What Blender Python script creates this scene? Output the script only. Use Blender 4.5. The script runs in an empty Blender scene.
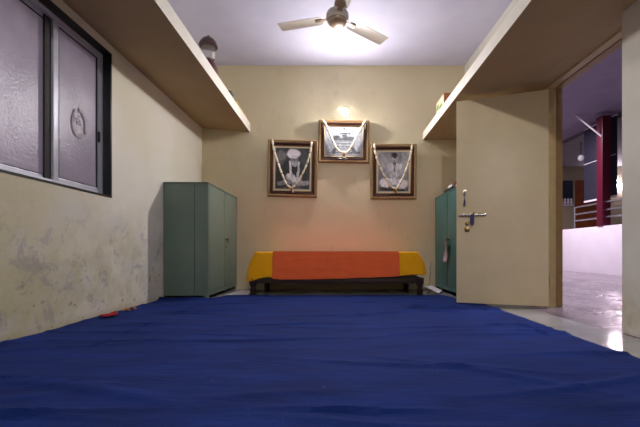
import bpy, bmesh, math, random
from mathutils import Vector, Matrix, noise as mnoise

random.seed(7)
scene = bpy.context.scene
COL = scene.collection
PI = math.pi
F = 360.0          # focal length in pixels of the 640 px wide photograph
UX, UY = 336.5, 251.2
CZ = 0.5


def at(px, py, s):
    """point seen at pixel (px, py) at scale s pixels per metre"""
    return Vector(((px - UX) / s, F / s, CZ + (UY - py) / s))


# ------------------------------------------------------------------ materials
def lin(c):
    def f(v):
        v /= 255.0
        return v / 12.92 if v <= 0.04045 else ((v + 0.055) / 1.055) ** 2.4
    return (f(c[0]), f(c[1]), f(c[2]), 1.0)


class NT:
    """small node helper"""
    def __init__(self, name):
        self.m = bpy.data.materials.new(name)
        self.m.use_nodes = True
        self.nt = self.m.node_tree
        self.b = self.nt.nodes['Principled BSDF']
        self.out = self.nt.nodes['Material Output']
        self._pos = None

    def n(self, t, **kw):
        nd = self.nt.nodes.new(t)
        for k, v in kw.items():
            setattr(nd, k, v)
        return nd

    def l(self, a, b):
        self.nt.links.new(a, b)

    def pos(self):
        if not self._pos:
            self._pos = self.n('ShaderNodeNewGeometry').outputs['Position']
        return self._pos

    def obj(self):
        return self.n('ShaderNodeTexCoord').outputs['Object']

    def noise(self, scale, detail=4, rough=0.55, vec=None, sc=None, dist=0.0):
        v = vec if vec is not None else self.pos()
        if sc:
            mp = self.n('ShaderNodeMapping')
            mp.inputs['Scale'].default_value = sc
            self.l(v, mp.inputs['Vector'])
            v = mp.outputs['Vector']
        t = self.n('ShaderNodeTexNoise')
        t.inputs['Scale'].default_value = scale
        t.inputs['Detail'].default_value = detail
        t.inputs['Roughness'].default_value = rough
        t.inputs['Distortion'].default_value = dist
        self.l(v, t.inputs['Vector'])
        return t.outputs['Fac']

    def ramp(self, src, a, b, va=0.0, vb=1.0):
        r = self.n('ShaderNodeMapRange')
        r.inputs['From Min'].default_value = a
        r.inputs['From Max'].default_value = b
        r.inputs['To Min'].default_value = va
        r.inputs['To Max'].default_value = vb
        self.l(src, r.inputs['Value'])
        return r.outputs['Result']

    def mul(self, a, b):
        m = self.n('ShaderNodeMath', operation='MULTIPLY')
        for i, v in enumerate((a, b)):
            if isinstance(v, (int, float)):
                m.inputs[i].default_value = v
            else:
                self.l(v, m.inputs[i])
        return m.outputs[0]

    def sep(self, axis):
        s = self.n('ShaderNodeSeparateXYZ')
        self.l(self.pos(), s.inputs[0])
        return s.outputs[axis]

    def mix(self, fac, a, b):
        m = self.n('ShaderNodeMix', data_type='RGBA')
        if isinstance(fac, (int, float)):
            m.inputs['Factor'].default_value = fac
        else:
            self.l(fac, m.inputs['Factor'])
        for k, v in ((6, a), (7, b)):
            if isinstance(v, tuple):
                m.inputs[k].default_value = v
            else:
                self.l(v, m.inputs[k])
        return m.outputs[2]

    def color(self, c):
        if isinstance(c, tuple):
            self.b.inputs['Base Color'].default_value = c
        else:
            self.l(c, self.b.inputs['Base Color'])

    def set(self, **kw):
        for k, v in kw.items():
            self.b.inputs[k.replace('_', ' ')].default_value = v
        return self

    def bump(self, src, strength=0.2, dist=0.01):
        bp = self.n('ShaderNodeBump')
        bp.inputs['Strength'].default_value = strength
        bp.inputs['Distance'].default_value = dist
        self.l(src, bp.inputs['Height'])
        self.l(bp.outputs[0], self.b.inputs['Normal'])


def simple(name, c, rough=0.6, metal=0.0, var=0.12, scale=14.0, bump=0.0, coat=0.0, spec=0.5):
    t = NT(name)
    c0 = lin(c)
    dark = tuple(v * (1 - var) for v in c0[:3]) + (1.0,)
    lite = tuple(min(1, v * (1 + var)) for v in c0[:3]) + (1.0,)
    f = t.noise(scale, vec=t.obj())
    t.color(t.mix(t.ramp(f, 0.3, 0.7), dark, lite))
    t.set(Roughness=rough, Metallic=metal)
    t.b.inputs['Specular IOR Level'].default_value = spec
    t.b.inputs['Coat Weight'].default_value = coat
    if bump:
        t.bump(t.noise(scale * 6, vec=t.obj()), bump)
    return t.m


def emitter(name, c, strength):
    t = NT(name)
    t.color((0.8, 0.8, 0.8, 1))
    t.b.inputs['Emission Color'].default_value = lin(c)
    t.b.inputs['Emission Strength'].default_value = strength
    return t.m


def m_plaster_left():
    t = NT('stained_plaster')
    z = t.sep('Z')
    y = t.sep('Y')
    big = t.noise(1.3, 3, 0.5)
    base = t.mix(t.ramp(big, 0.35, 0.65), lin((226, 223, 212)), lin((218, 213, 192)))
    yn = t.ramp(y, 1.5, 2.9, 1.0, 0.0)  # camera end turns olive, darkened in the colour for weaker lamp light
    base = t.mix(t.mul(yn, 0.8), base, lin((180, 172, 128)))
    # rising damp: yellow-brown bloom, then lilac-grey efflorescence
    low = t.ramp(z, 0.98, 0.45, 0.0, 1.0)
    d1 = t.mul(t.ramp(t.noise(3.2, 6, 0.62), 0.44, 0.62), low)
    base = t.mix(t.mul(d1, 0.55), base, lin((174, 168, 122)))
    d3 = t.mul(t.ramp(t.noise(2.4, 5, 0.6, sc=(1, 1.0, 1.3)), 0.5, 0.63), t.ramp(z, 0.95, 0.8, 0, 1))
    base = t.mix(t.mul(d3, 0.6), base, lin((206, 203, 200)))
    n2 = t.noise(6.5, 9, 0.72, dist=0.6)
    d2 = t.mul(t.ramp(n2, 0.55, 0.60), t.ramp(z, 0.85, 0.5, 0.0, 1.0))
    base = t.mix(t.mul(d2, 0.5), base, lin((150, 144, 152)))
    n3 = t.noise(16, 6, 0.7)
    d4 = t.mul(t.ramp(n3, 0.60, 0.66), t.ramp(z, 0.62, 0.2, 0.0, 1.0))
    base = t.mix(t.mul(d4, 0.6), base, lin((104, 98, 84)))
    foot = t.ramp(z, 0.07, 0.0, 0.0, 1.0)
    base = t.mix(t.mul(foot, 0.5), base, lin((160, 140, 95)))
    t.color(base)
    t.set(Roughness=0.75)
    t.bump(t.noise(9, 7, 0.7), 0.35, 0.012)
    return t.m


def m_plaster_back():
    t = NT('cream_plaster')
    z = t.sep('Z')
    big = t.noise(1.1, 4, 0.55)
    base = t.mix(t.ramp(big, 0.35, 0.65), lin((214, 203, 172)), lin((206, 194, 160)))
    pk = t.mul(t.ramp(z, 1.7, 1.1, 0.0, 1.0), t.ramp(t.noise(1.7, 4), 0.35, 0.6, 0.45, 1.0))
    base = t.mix(t.mul(pk, 0.4), base, lin((214, 184, 150)))
    sm = t.mul(t.ramp(t.noise(6, 6, 0.7, sc=(1.6, 1, 0.7)), 0.56, 0.72), 0.35)
    base = t.mix(sm, base, lin((180, 168, 140)))
    t.color(base)
    t.set(Roughness=0.7)
    t.bump(t.noise(5, 6, 0.6), 0.25, 0.012)
    return t.m


def m_plaster_right():
    t = NT('pale_plaster')
    z = t.sep('Z')
    base = t.mix(t.ramp(t.noise(2.5, 5), 0.35, 0.65), lin((214, 212, 204)), lin((204, 200, 190)))
    lowm = t.mul(t.ramp(z, 0.35, 0.05, 0.0, 1.0), t.ramp(t.noise(7, 6, 0.65), 0.38, 0.6))
    base = t.mix(t.mul(lowm, 0.8), base, lin((176, 162, 118)))
    t.color(base)
    t.set(Roughness=0.7)
    t.bump(t.noise(14, 6, 0.6), 0.25, 0.01)
    return t.m


def m_ceiling():
    t = NT('white_distemper')
    t.color(t.mix(t.ramp(t.noise(2.2, 5), 0.3, 0.7), lin((190, 190, 214)), lin((202, 202, 224))))
    t.set(Roughness=0.85)
    t.bump(t.noise(7, 4), 0.1, 0.01)
    return t.m


def m_ledge():
    t = NT('ledge_paint')
    t.color(t.mix(t.ramp(t.noise(5, 5), 0.3, 0.7), lin((226, 222, 210)), lin((234, 231, 222))))
    t.set(Roughness=0.6)
    t.bump(t.noise(30, 4), 0.08, 0.005)
    return t.m


def m_carpet():
    t = NT('blue_cloth')
    f = t.noise(3.0, 6, 0.65, sc=(0.7, 2.2, 1))
    c = t.mix(t.ramp(f, 0.35, 0.65), lin((12, 31, 86)), lin((22, 47, 118)))
    fib = t.noise(160, 2, 0.5)
    c = t.mix(t.mul(t.ramp(fib, 0.45, 0.8), 0.22), c, lin((50, 70, 134)))
    lint = t.noise(60, 2, 0.5)
    c = t.mix(t.ramp(lint, 0.79, 0.81), c, lin((130, 140, 185)))
    t.color(c)
    t.set(Roughness=0.92)
    t.b.inputs['Specular IOR Level'].default_value = 0.15
    t.b.inputs['Sheen Weight'].default_value = 0.15
    t.b.inputs['Sheen Tint'].default_value = lin((90, 110, 200))
    t.bump(t.noise(9, 7, 0.65, sc=(0.6, 2.4, 1), dist=0.5), 0.55, 0.02)
    return t.m


def m_floor(name, a, b, rough, sc):
    t = NT(name)
    f = t.noise(2.0, 6, 0.62, sc=sc, dist=0.6)
    t.color(t.mix(t.ramp(f, 0.35, 0.65), lin(a), lin(b)))
    r = t.ramp(t.noise(6, 5, 0.6), 0.3, 0.7, rough * 0.7, rough * 1.3)
    t.l(r, t.b.inputs['Roughness'])
    t.bump(t.noise(9, 4, 0.6), 0.1, 0.006)
    return t.m


def m_cloth(name, c, scale=220.0):
    t = NT(name)
    c0 = lin(c)
    d = tuple(v * 0.82 for v in c0[:3]) + (1,)
    wv = t.noise(scale, 2, 0.5, vec=t.obj(), sc=(1, 1, 0.35))
    big = t.noise(6, 4, 0.5, vec=t.obj())
    t.color(t.mix(t.ramp(wv, 0.35, 0.65), t.mix(t.ramp(big, .3, .7), d, c0), c0))
    t.set(Roughness=0.85)
    t.b.inputs['Specular IOR Level'].default_value = 0.2
    t.b.inputs['Sheen Weight'].default_value = 0.2
    t.bump(t.noise(35, 5, 0.6, vec=t.obj()), 0.25, 0.01)
    return t.m


def m_steel(name, c, c2):
    t = NT(name)
    f = t.noise(3.0, 5, 0.6, vec=t.obj())
    col = t.mix(t.ramp(f, 0.35, 0.65), lin(c), lin(c2))
    sp = t.noise(24, 6, 0.7, vec=t.obj())
    col = t.mix(t.mul(t.ramp(sp, 0.66, 0.74), 0.55), col, tuple(v * 0.35 for v in lin(c)[:3]) + (1,))
    t.color(col)
    t.set(Roughness=0.42)
    t.b.inputs['Specular IOR Level'].default_value = 0.4
    t.bump(t.noise(4, 3, 0.5, vec=t.obj()), 0.12, 0.02)
    return t.m


def m_photo():
    t = NT('printed_photograph')
    a = t.n('ShaderNodeVertexColor', layer_name='print')
    t.color(a.outputs['Color'])
    t.set(Roughness=0.5)
    t.b.inputs['Coat Weight'].default_value = 0.08
    t.b.inputs['Coat Roughness'].default_value = 0.12
    return t.m


def m_frosted():
    t = NT('frosted_glass')
    tr = t.n('ShaderNodeBsdfTranslucent')
    tr.inputs['Color'].default_value = (0.80, 0.78, 0.82, 1)
    df = t.n('ShaderNodeBsdfDiffuse')
    smear = t.noise(4.5, 6, 0.65, sc=(1, 1, 0.6))
    t.l(t.mix(t.ramp(smear, 0.35, 0.7), lin((140, 130, 150)), lin((184, 174, 194))), df.inputs['Color'])
    gl = t.n('ShaderNodeBsdfGlossy')
    gl.inputs['Roughness'].default_value = 0.28
    gl.inputs['Color'].default_value = (0.9, 0.9, 0.95, 1)
    bp = t.n('ShaderNodeBump')
    bp.inputs['Strength'].default_value = 0.25
    bp.inputs['Distance'].default_value = 0.01
    t.l(t.noise(55, 3, 0.6), bp.inputs['Height'])
    for s in (tr, df, gl):
        t.l(bp.outputs[0], s.inputs['Normal'])
    m1 = t.n('ShaderNodeMixShader')
    m1.inputs[0].default_value = 0.45
    t.l(df.outputs[0], m1.inputs[1])
    t.l(tr.outputs[0], m1.inputs[2])
    m2 = t.n('ShaderNodeMixShader')
    m2.inputs[0].default_value = 0.035
    t.l(m1.outputs[0], m2.inputs[1])
    t.l(gl.outputs[0], m2.inputs[2])
    t.l(m2.outputs[0], t.out.inputs['Surface'])
    return t.m


def m_glass():
    t = NT('clear_glass')
    t.color((0.95, 0.95, 0.97, 1))
    t.set(Roughness=0.04)
    t.b.inputs['Transmission Weight'].default_value = 0.9
    t.b.inputs['IOR'].default_value = 1.2
    return t.m


def m_wood(name, a, b, rough=0.4):
    t = NT(name)
    f = t.noise(6, 5, 0.6, vec=t.obj(), sc=(0.4, 6, 6), dist=0.8)
    t.color(t.mix(t.ramp(f, 0.35, 0.65), lin(a), lin(b)))
    t.set(Roughness=rough)
    return t.m


M = dict(
    wl=m_plaster_left(), wb=m_plaster_back(), wr=m_plaster_right(), ceil=m_ceiling(), ledge=m_ledge(),
    carpet=m_carpet(), under=simple('tan_soffit_shaded', (170, 148, 110), 0.75, var=0.06, scale=3), floor=m_floor('pale_polished_stone', (168, 170, 172), (142, 144, 146), 0.15, (1, 1, 1)),
    ext_floor=m_floor('grey_polished_concrete', (150, 138, 146), (104, 94, 104), 0.3, (1.4, 0.5, 1)),
    yellow=m_cloth('yellow_cotton', (253, 180, 16)), orange=m_cloth('orange_cotton', (250, 112, 62)),
    mat=simple('pink_ticking', (150, 108, 100), 0.9, var=0.35, scale=40),
    darkwood=m_wood('dark_turned_wood', (38, 26, 20), (58, 36, 26)),
    steel_l=m_steel('grey_green_enamel', (96, 114, 105), (108, 125, 114)),
    steel_ld=m_steel('grey_green_door_enamel', (108, 126, 112), (118, 134, 120)),
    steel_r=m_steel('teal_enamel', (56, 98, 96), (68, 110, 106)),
    black=simple('black_paint', (16, 16, 16), 0.5),
    chrome=simple('worn_chrome', (190, 186, 178), 0.25, 1.0, var=0.08),
    brass=simple('dull_brass', (150, 120, 70), 0.35, 1.0),
    hasp=simple('blue_black_hasp', (36, 32, 78), 0.35, 0.3),
    granite=simple('black_granite', (20, 26, 26), 0.3, var=0.4, scale=60),
    alu=simple('milled_aluminium', (178, 180, 196), 0.4, 0.15, var=0.08),
    rubber=simple('dark_gasket', (34, 30, 34), 0.7),
    frosted=m_frosted(), glass=m_glass(),
    smudge=simple('dried_adhesive', (186, 177, 185), 0.8, var=0.25, scale=30),
    doorp=simple('cream_gloss_paint', (224, 208, 172), 0.35, var=0.04, scale=5, spec=0.2),
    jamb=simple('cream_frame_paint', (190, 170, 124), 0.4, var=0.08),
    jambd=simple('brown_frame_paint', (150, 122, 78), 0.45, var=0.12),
    gold=simple('aged_gilt', (146, 116, 78), 0.45, 0.3, var=0.45, scale=60),
    maroon=simple('dark_maroon_lacquer', (62, 30, 22), 0.3, var=0.2),
    mountb=simple('cream_mount', (222, 212, 186), 0.7, var=0.04),
    photo=m_photo(),
    cream=simple('cream_beads', (232, 224, 200), 0.55, var=0.1, scale=60),
    redb=simple('dark_red_beads', (120, 34, 26), 0.5),
    tassel=simple('gold_tassel', (190, 140, 60), 0.5, var=0.3, scale=60),
    fanp=simple('champagne_metallic_paint', (172, 164, 154), 0.4, 0.1, var=0.06),
    fand=simple('bronze_metallic_paint', (166, 146, 124), 0.3, 0.3, var=0.06),
    white=simple('white_plastic', (230, 230, 226), 0.4, var=0.03),
    bulb=emitter('lit_bulb', (255, 249, 246), 2950.0),
    lmar=simple('maroon_enamel', (96, 52, 56), 0.35),
    lcap=simple('brown_enamel', (70, 44, 42), 0.35),
    carton=simple('brown_carton', (168, 110, 68), 0.8, var=0.1),
    cartonp=simple('printed_carton', (210, 206, 170), 0.6, var=0.1),
    green=simple('green_print', (110, 150, 60), 0.6),
    tanwood=m_wood('pale_planed_wood', (176, 146, 88), (196, 168, 108), 0.6),
    greyp=simple('grey_tin', (96, 92, 90), 0.5, 0.3),
    paper=simple('white_paper', (226, 222, 228), 0.8, var=0.03),
    redc=simple('red_cotton', (150, 14, 36), 0.9, var=0.2),
    petal=simple('dried_petals', (176, 116, 60), 0.9, var=0.3, scale=50),
    whitewash=simple('white_parapet_paint', (226, 220, 230), 0.7, var=0.04, scale=3),
    ext_ceil=simple('mauve_grey_ceiling_paint', (150, 140, 166), 0.8, var=0.07, scale=3),
    ext_far=simple('far_cream_plaster', (170, 158, 132), 0.8, var=0.08, scale=2),
    ext_grey=simple('far_grey_plaster', (120, 116, 124), 0.8, var=0.08, scale=2),
    redcol=simple('crimson_gloss_paint', (82, 14, 38), 0.35, var=0.1),
    steelrail=simple('stainless_tube', (200, 200, 208), 0.25, 0.9, var=0.05),
    screen=simple('slate_blue_sheet', (32, 32, 48), 0.55, var=0.12, scale=3),
    trimw=simple('white_edging', (220, 214, 222), 0.6, var=0.03),
    browndoor=m_wood('brown_varnished_wood', (120, 62, 34), (146, 78, 44)),
    bluewin=simple('dark_blue_glass', (38, 44, 66), 0.3, var=0.4, scale=8),
    tubeglow=emitter('lit_tube', (255, 236, 255), 180.0),
    extbulb=emitter('dim_globe', (240, 235, 255), 0.12),
    cable=simple('grey_flex', (120, 108, 98), 0.6),
)


# ------------------------------------------------------------------ mesh helpers
class MB:
    def __init__(self):
        self.bm = bmesh.new()

    def box(self, lo, hi, bevel=0.0, rot=None, piv=None, seg=2):
        r = bmesh.ops.create_cube(self.bm, size=1.0)
        vs = r['verts']
        lo, hi = Vector(lo), Vector(hi)
        c, d = (lo + hi) / 2, hi - lo
        for v in vs:
            v.co = Vector((v.co.x * d.x, v.co.y * d.y, v.co.z * d.z)) + c
        if rot is not None:
            bmesh.ops.rotate(self.bm, verts=vs, cent=piv if piv is not None else c, matrix=rot)
        if bevel > 0:
            es = list({e for v in vs for e in v.link_edges})
            bmesh.ops.bevel(self.bm, geom=es, offset=bevel, segments=seg, profile=0.7, affect='EDGES')
        return self

    def hexa(self, p):
        """8 corners: bottom 4 (ccw) then top 4"""
        v = [self.bm.verts.new(q) for q in p]
        for f in ((3, 2, 1, 0), (4, 5, 6, 7), (0, 1, 5, 4), (1, 2, 6, 5), (2, 3, 7, 6), (3, 0, 4, 7)):
            self.bm.faces.new([v[i] for i in f])
        return self

    def prism(self, pts, y0, y1, axis='y'):
        """outline pts (a, b) extruded along an axis"""
        def mk(a, b, t):
            return {'y': (a, t, b), 'x': (t, a, b), 'z': (a, b, t)}[axis]
        A = [self.bm.verts.new(mk(a, b, y0)) for a, b in pts]
        B = [self.bm.verts.new(mk(a, b, y1)) for a, b in pts]
        n = len(pts)
        self.bm.faces.new(A)
        self.bm.faces.new(B[::-1])
        for i in range(n):
            self.bm.faces.new((A[i], B[i], B[(i + 1) % n], A[(i + 1) % n]))
        bmesh.ops.recalc_face_normals(self.bm, faces=self.bm.faces[:])
        return self

    def tube(self, pts, rad, n=10, cap=True):
        pts = [Vector(p) for p in pts]
        rings = []
        up = Vector((0, 0, 1))
        for i, p in enumerate(pts):
            d = (pts[min(i + 1, len(pts) - 1)] - pts[max(i - 1, 0)]).normalized()
            a = d.cross(up)
            if a.length < 1e-3:
                a = d.cross(Vector((1, 0, 0)))
            a.normalize()
            b = d.cross(a).normalized()
            r = rad[i] if isinstance(rad, (list, tuple)) else rad
            rings.append([self.bm.verts.new(p + (a * math.cos(2 * PI * k / n) + b * math.sin(2 * PI * k / n)) * r) for k in range(n)])
        for i in range(len(rings) - 1):
            for k in range(n):
                self.bm.faces.new((rings[i][k], rings[i][(k + 1) % n], rings[i + 1][(k + 1) % n], rings[i + 1][k]))
        if cap:
            self.bm.faces.new(rings[0][::-1])
            self.bm.faces.new(rings[-1])
        bmesh.ops.recalc_face_normals(self.bm, faces=self.bm.faces[:])
        return self

    def lathe(self, prof, loc=(0, 0, 0), n=24, mat=None):
        """prof: (radius, z) from bottom to top"""
        loc = Vector(loc)
        rings = []
        for r, z in prof:
            ring = []
            for k in range(n):
                p = Vector((r * math.cos(2 * PI * k / n), r * math.sin(2 * PI * k / n), z))
                if mat is not None:
                    p = mat @ p
                ring.append(self.bm.verts.new(p + loc))
            rings.append(ring)
        for i in range(len(rings) - 1):
            for k in range(n):
                self.bm.faces.new((rings[i][k], rings[i][(k + 1) % n], rings[i + 1][(k + 1) % n], rings[i + 1][k]))
        self.bm.faces.new(rings[0][::-1])
        self.bm.faces.new(rings[-1])
        return self

    def ball(self, c, r, sc=(1, 1, 1), u=14, v=10):
        res = bmesh.ops.create_uvsphere(self.bm, u_segments=u, v_segments=v, radius=r)
        for q in res['verts']:
            q.co = Vector((q.co.x * sc[0], q.co.y * sc[1], q.co.z * sc[2])) + Vector(c)
        return self

    def grid(self, f, nu, nv):
        vs = [[self.bm.verts.new(f(i / nu, j / nv)) for j in range(nv + 1)] for i in range(nu + 1)]
        for i in range(nu):
            for j in range(nv):
                self.bm.faces.new((vs[i][j], vs[i + 1][j], vs[i + 1][j + 1], vs[i][j + 1]))
        return self

    def build(self, name, mat, parent=None, world=False, flat=False):
        me = bpy.data.meshes.new(name)
        if parent is None:
            xs = [v.co for v in self.bm.verts]
            c = Vector(((min(v.x for v in xs) + max(v.x for v in xs)) / 2,
                        (min(v.y for v in xs) + max(v.y for v in xs)) / 2, min(v.z for v in xs)))
        elif world:
            c = Vector((0, 0, 0))
            q = parent
            while q:
                c += q.location
                q = q.parent
        else:
            c = Vector((0, 0, 0))
        for v in self.bm.verts:
            v.co -= c
        self.bm.to_mesh(me)
        self.bm.free()
        o = bpy.data.objects.new(name, me)
        COL.objects.link(o)
        me.materials.append(mat)
        if not flat:
            me.shade_smooth()
            me.set_sharp_from_angle(angle=math.radians(38))
        if parent is None:
            o.location = c
        else:
            o.parent = parent
        return o


def tag(o, label=None, cat=None, group=None, kind=None):
    if label:
        o['label'] = label
    if cat:
        o['category'] = cat
    if group:
        o['group'] = group
    if kind:
        o['kind'] = kind
    return o


def thing(name, label, cat, loc, rot=(0, 0, 0), group=None, kind=None):
    o = bpy.data.objects.new(name, None)
    o.empty_display_size = 0.1
    COL.objects.link(o)
    o.location = loc
    o.rotation_euler = rot
    return tag(o, label, cat, group, kind)


def light(name, kind, loc, energy, color=(1, 1, 1), size=0.1, size_y=None, rot=(0, 0, 0)):
    d = bpy.data.lights.new(name, kind)
    d.energy = energy
    d.color = color
    if kind == 'AREA':
        d.size = size
        if size_y:
            d.shape = 'RECTANGLE'
            d.size_y = size_y
    elif kind == 'POINT':
        d.shadow_soft_size = size
    o = bpy.data.objects.new(name, d)
    COL.objects.link(o)
    o.location = loc
    o.rotation_euler = rot
    return o


def under(o):  # downward faces take a tan darkened to put their shade into the colour
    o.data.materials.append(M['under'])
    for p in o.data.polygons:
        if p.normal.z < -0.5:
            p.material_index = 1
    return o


# ------------------------------------------------------------------ room shell
XL = -1.77
YB = F / 76.0            # back wall
YR = -1.25               # rear wall, behind the camera
ZC = CZ + 185.7 / 76     # ceiling
LZ_IN, LZ_OUT, LZ_TOP = 2.118, 2.066, 2.1825


def xr(y):               # the right wall runs slightly out of parallel
    return 1.684 + (YB - y) / (YB - 2.21) * 0.068


STR = dict(kind='structure')

b = MB()
b.box((XL - 0.3, YR - 0.2, -0.12), (1.70, YB + 0.2, 0.0))
tag(b.build('floor', M['floor']), 'pale grey polished stone floor showing beside the blue cloth', 'floor', **STR)

b = MB()
b.box((XL - 0.3, YR - 0.2, ZC), (2.02, YB + 0.2, ZC + 0.12))
tag(b.build('ceiling', M['ceil']), 'bluish white ceiling with the fan', 'ceiling', **STR)

b = MB()
b.box((XL - 0.3, YB, 0), (1.684 + 0.3, YB + 0.2, ZC))
tag(b.build('wall_back', M['wb']), 'cream plaster back wall behind the covered bench', 'wall', **STR)

# left wall with the window opening
WY0, WY1, WZ0, WZ1 = 1.36, 2.832, 0.918, 2.05
b = MB()
TW = 0.22
b.box((XL - TW, YR, 0), (XL, WY0, ZC))
b.box((XL - TW, WY1, 0), (XL, YB, ZC))
b.box((XL - TW, WY0, 0), (XL, WY1, WZ0))
b.box((XL - TW, WY0, WZ1), (XL, WY1, ZC))
tag(b.build('wall_left', M['wl']), 'left plaster wall with damp stains below the window', 'wall', **STR)

# right wall: piers before and beyond the doorway, header above
OY0, OY1 = 2.209, 3.33
b = MB()


def rwall(y0, y1, z0, z1, back=1.99):
    b.hexa([(xr(y0), y0, z0), (back, y0, z0), (back, y1, z0), (xr(y1), y1, z0),
            (xr(y0), y0, z1), (back, y0, z1), (back, y1, z1), (xr(y1), y1, z1)])


rwall(YR, OY0, 0, ZC, 1.885)
rwall(OY1, YB, 0, ZC, 1.88)
rwall(OY0, OY1, 1.972, ZC, 1.885)
b.box((1.885, OY0, 2.02), (1.99, OY1, ZC))
b.box((1.885, YR, 0), (1.99, OY0, ZC))
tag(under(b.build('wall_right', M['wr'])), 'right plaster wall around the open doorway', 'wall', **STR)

b = MB()
b.box((XL - 0.3, YR - 0.2, 0), (2.0, YR, ZC))
tag(b.build('wall_rear', M['wb']), 'rear wall behind the camera', 'wall', **STR)

# concrete ledges
b = MB()
b.prism([(XL, LZ_IN), (-1.136, LZ_OUT), (-1.136, LZ_TOP), (XL, LZ_TOP)], YR, YB)
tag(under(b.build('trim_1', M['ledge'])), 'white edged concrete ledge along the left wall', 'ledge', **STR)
b = MB()
b.hexa([(1.136, YR, 1.963), (xr(YR), YR, 1.963), (xr(YB), YB, 1.963), (1.136, YB, 1.963),
        (1.136, YR, 2.063), (xr(YR), YR, 2.063), (xr(YB), YB, 2.063), (1.136, YB, 2.063)])
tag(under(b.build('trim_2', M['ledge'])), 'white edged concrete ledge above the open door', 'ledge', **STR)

# ------------------------------------------------------------------ window_1
w = thing('window_1', 'aluminium sliding window with frosted panes in a black stone surround', 'window',
          (XL - 0.06, (WY0 + WY1) / 2, WZ0), kind='structure')
b = MB()
g = 0.012
b.box((XL - 0.2, WY0 - 0.0, WZ0), (XL + 0.004, WY1, WZ0 + 0.014))
b.box((XL - 0.2, WY0, WZ1 - 0.014), (XL + 0.004, WY1, WZ1))
b.box((XL - 0.2, WY1 - 0.014, WZ0), (XL + 0.004, WY1, WZ1))
b.box((XL - 0.2, WY0, WZ0), (XL + 0.004, WY0 + 0.014, WZ1))
b.build('stone_surround', M['granite'], w, True)
WX = XL - 0.058          # front of the aluminium
b = MB()
i0, i1, k0, k1 = WY0 + 0.014, WY1 - 0.014, WZ0 + 0.014, WZ1 - 0.014
t_ = 0.028
for lo, hi in (((WX - 0.07, i0, k0), (WX, i1, k0 + t_)), ((WX - 0.07, i0, k1 - t_), (WX, i1, k1)),
               ((WX - 0.07, i1 - t_, k0 + t_), (WX, i1, k1 - t_)), ((WX - 0.07, i0, k0 + t_), (WX, i0 + t_, k1 - t_))):
    b.box(lo, hi, 0.003)
b.build('outer_frame', M['alu'], w, True)


def sash(y0, y1, x, stile0, stile1):
    z0, z1 = k0 + t_ * 0.7, k1 - t_ * 0.7
    fr = MB()
    fr.box((x - 0.022, y0, z0), (x, y0 + stile0, z1), 0.003)
    fr.box((x - 0.022, y1 - stile1, z0), (x, y1, z1), 0.003)
    fr.box((x - 0.022, y0 + stile0, z0), (x, y1 - stile1, z0 + 0.035), 0.003)
    fr.box((x - 0.022, y0 + stile0, z1 - 0.03), (x, y1 - stile1, z1), 0.003)
    o = fr.build('sash', M['alu'], w, True)
    p = MB()
    p.box((x - 0.013, y0 + stile0 - 0.004, z0 + 0.03), (x - 0.008, y1 - stile1 + 0.004, z1 - 0.026))
    p.build('pane', M['frosted'], o, True)
    gk = MB()
    for lo, hi in (((x - 0.007, y0 + stile0, z0 + 0.035), (x - 0.003, y0 + stile0 + 0.008, z1 - 0.03)),
                   ((x - 0.007, y1 - stile1 - 0.012, z0 + 0.035), (x - 0.003, y1 - stile1, z1 - 0.03)),
                   ((x - 0.007, y0 + stile0, z0 + 0.035), (x - 0.003, y1 - stile1, z0 + 0.041)),
                   ((x - 0.007, y0 + stile0, z1 - 0.038), (x - 0.003, y1 - stile1, z1 - 0.03))):
        gk.box(lo, hi)
    gk.build('gasket', M['rubber'], o, True)
    return o


YM = 2.333
s2 = sash(YM, i1 - t_ * 0.6, WX - 0.006, 0.044, 0.035)
s1 = sash(i0 + t_ * 0.6, YM + 0.02, WX - 0.034, 0.035, 0.04)
b = MB()
b.box((WX - 0.034, YM - 0.052, k0 + 0.03), (WX - 0.02, YM - 0.002, k1 - 0.03), 0.002)
b.build('interlock', M['rubber'], w, True)
b = MB()
b.box((WX - 0.008, i1 - 0.052, 1.34), (WX + 0.002, i1 - 0.036, 1.42), 0.003)
b.build('latch', M['rubber'], s2, True)
# dried sticker ring on the right hand pane
px_x = WX - 0.0125
sy_ = 2.575
b = MB()
N = 40
ring_o, ring_i = [], []
for k in range(N):
    a = 2 * PI * k / N
    ro = 1 + 0.10 * mnoise.noise((math.cos(a) * 2, math.sin(a) * 2, 3.1))
    ri = 0.72 + 0.22 * mnoise.noise((math.cos(a) * 2.5, math.sin(a) * 2.5, 9.7))
    egg = 1.0 - 0.16 * math.sin(a)
    for lst, r in ((ring_o, ro), (ring_i, ri)):
        lst.append((sy_ + 0.078 * egg * r * math.cos(a), 1.415 + 0.108 * r * math.sin(a)))
for k in range(N):
    q = (k + 1) % N
    if k in (11, 12):
        continue
    vs = [b.bm.verts.new((px_x + 0.0065, y, z)) for y, z in (ring_o[k], ring_o[q], ring_i[q], ring_i[k])]
    b.bm.faces.new(vs)
for k in range(8):
    yy, zz = sy_ + random.uniform(-0.025, 0.03), 1.44 + random.uniform(-0.035, 0.04)
    b.box((px_x + 0.004, yy - 0.01, zz - 0.006), (px_x + 0.0065, yy + 0.012, zz + 0.004), 0.001)
tag(b.build('adhesive_smudge', M['smudge'], s2, True), 'grey egg shaped ring of dried sticker adhesive')

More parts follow.
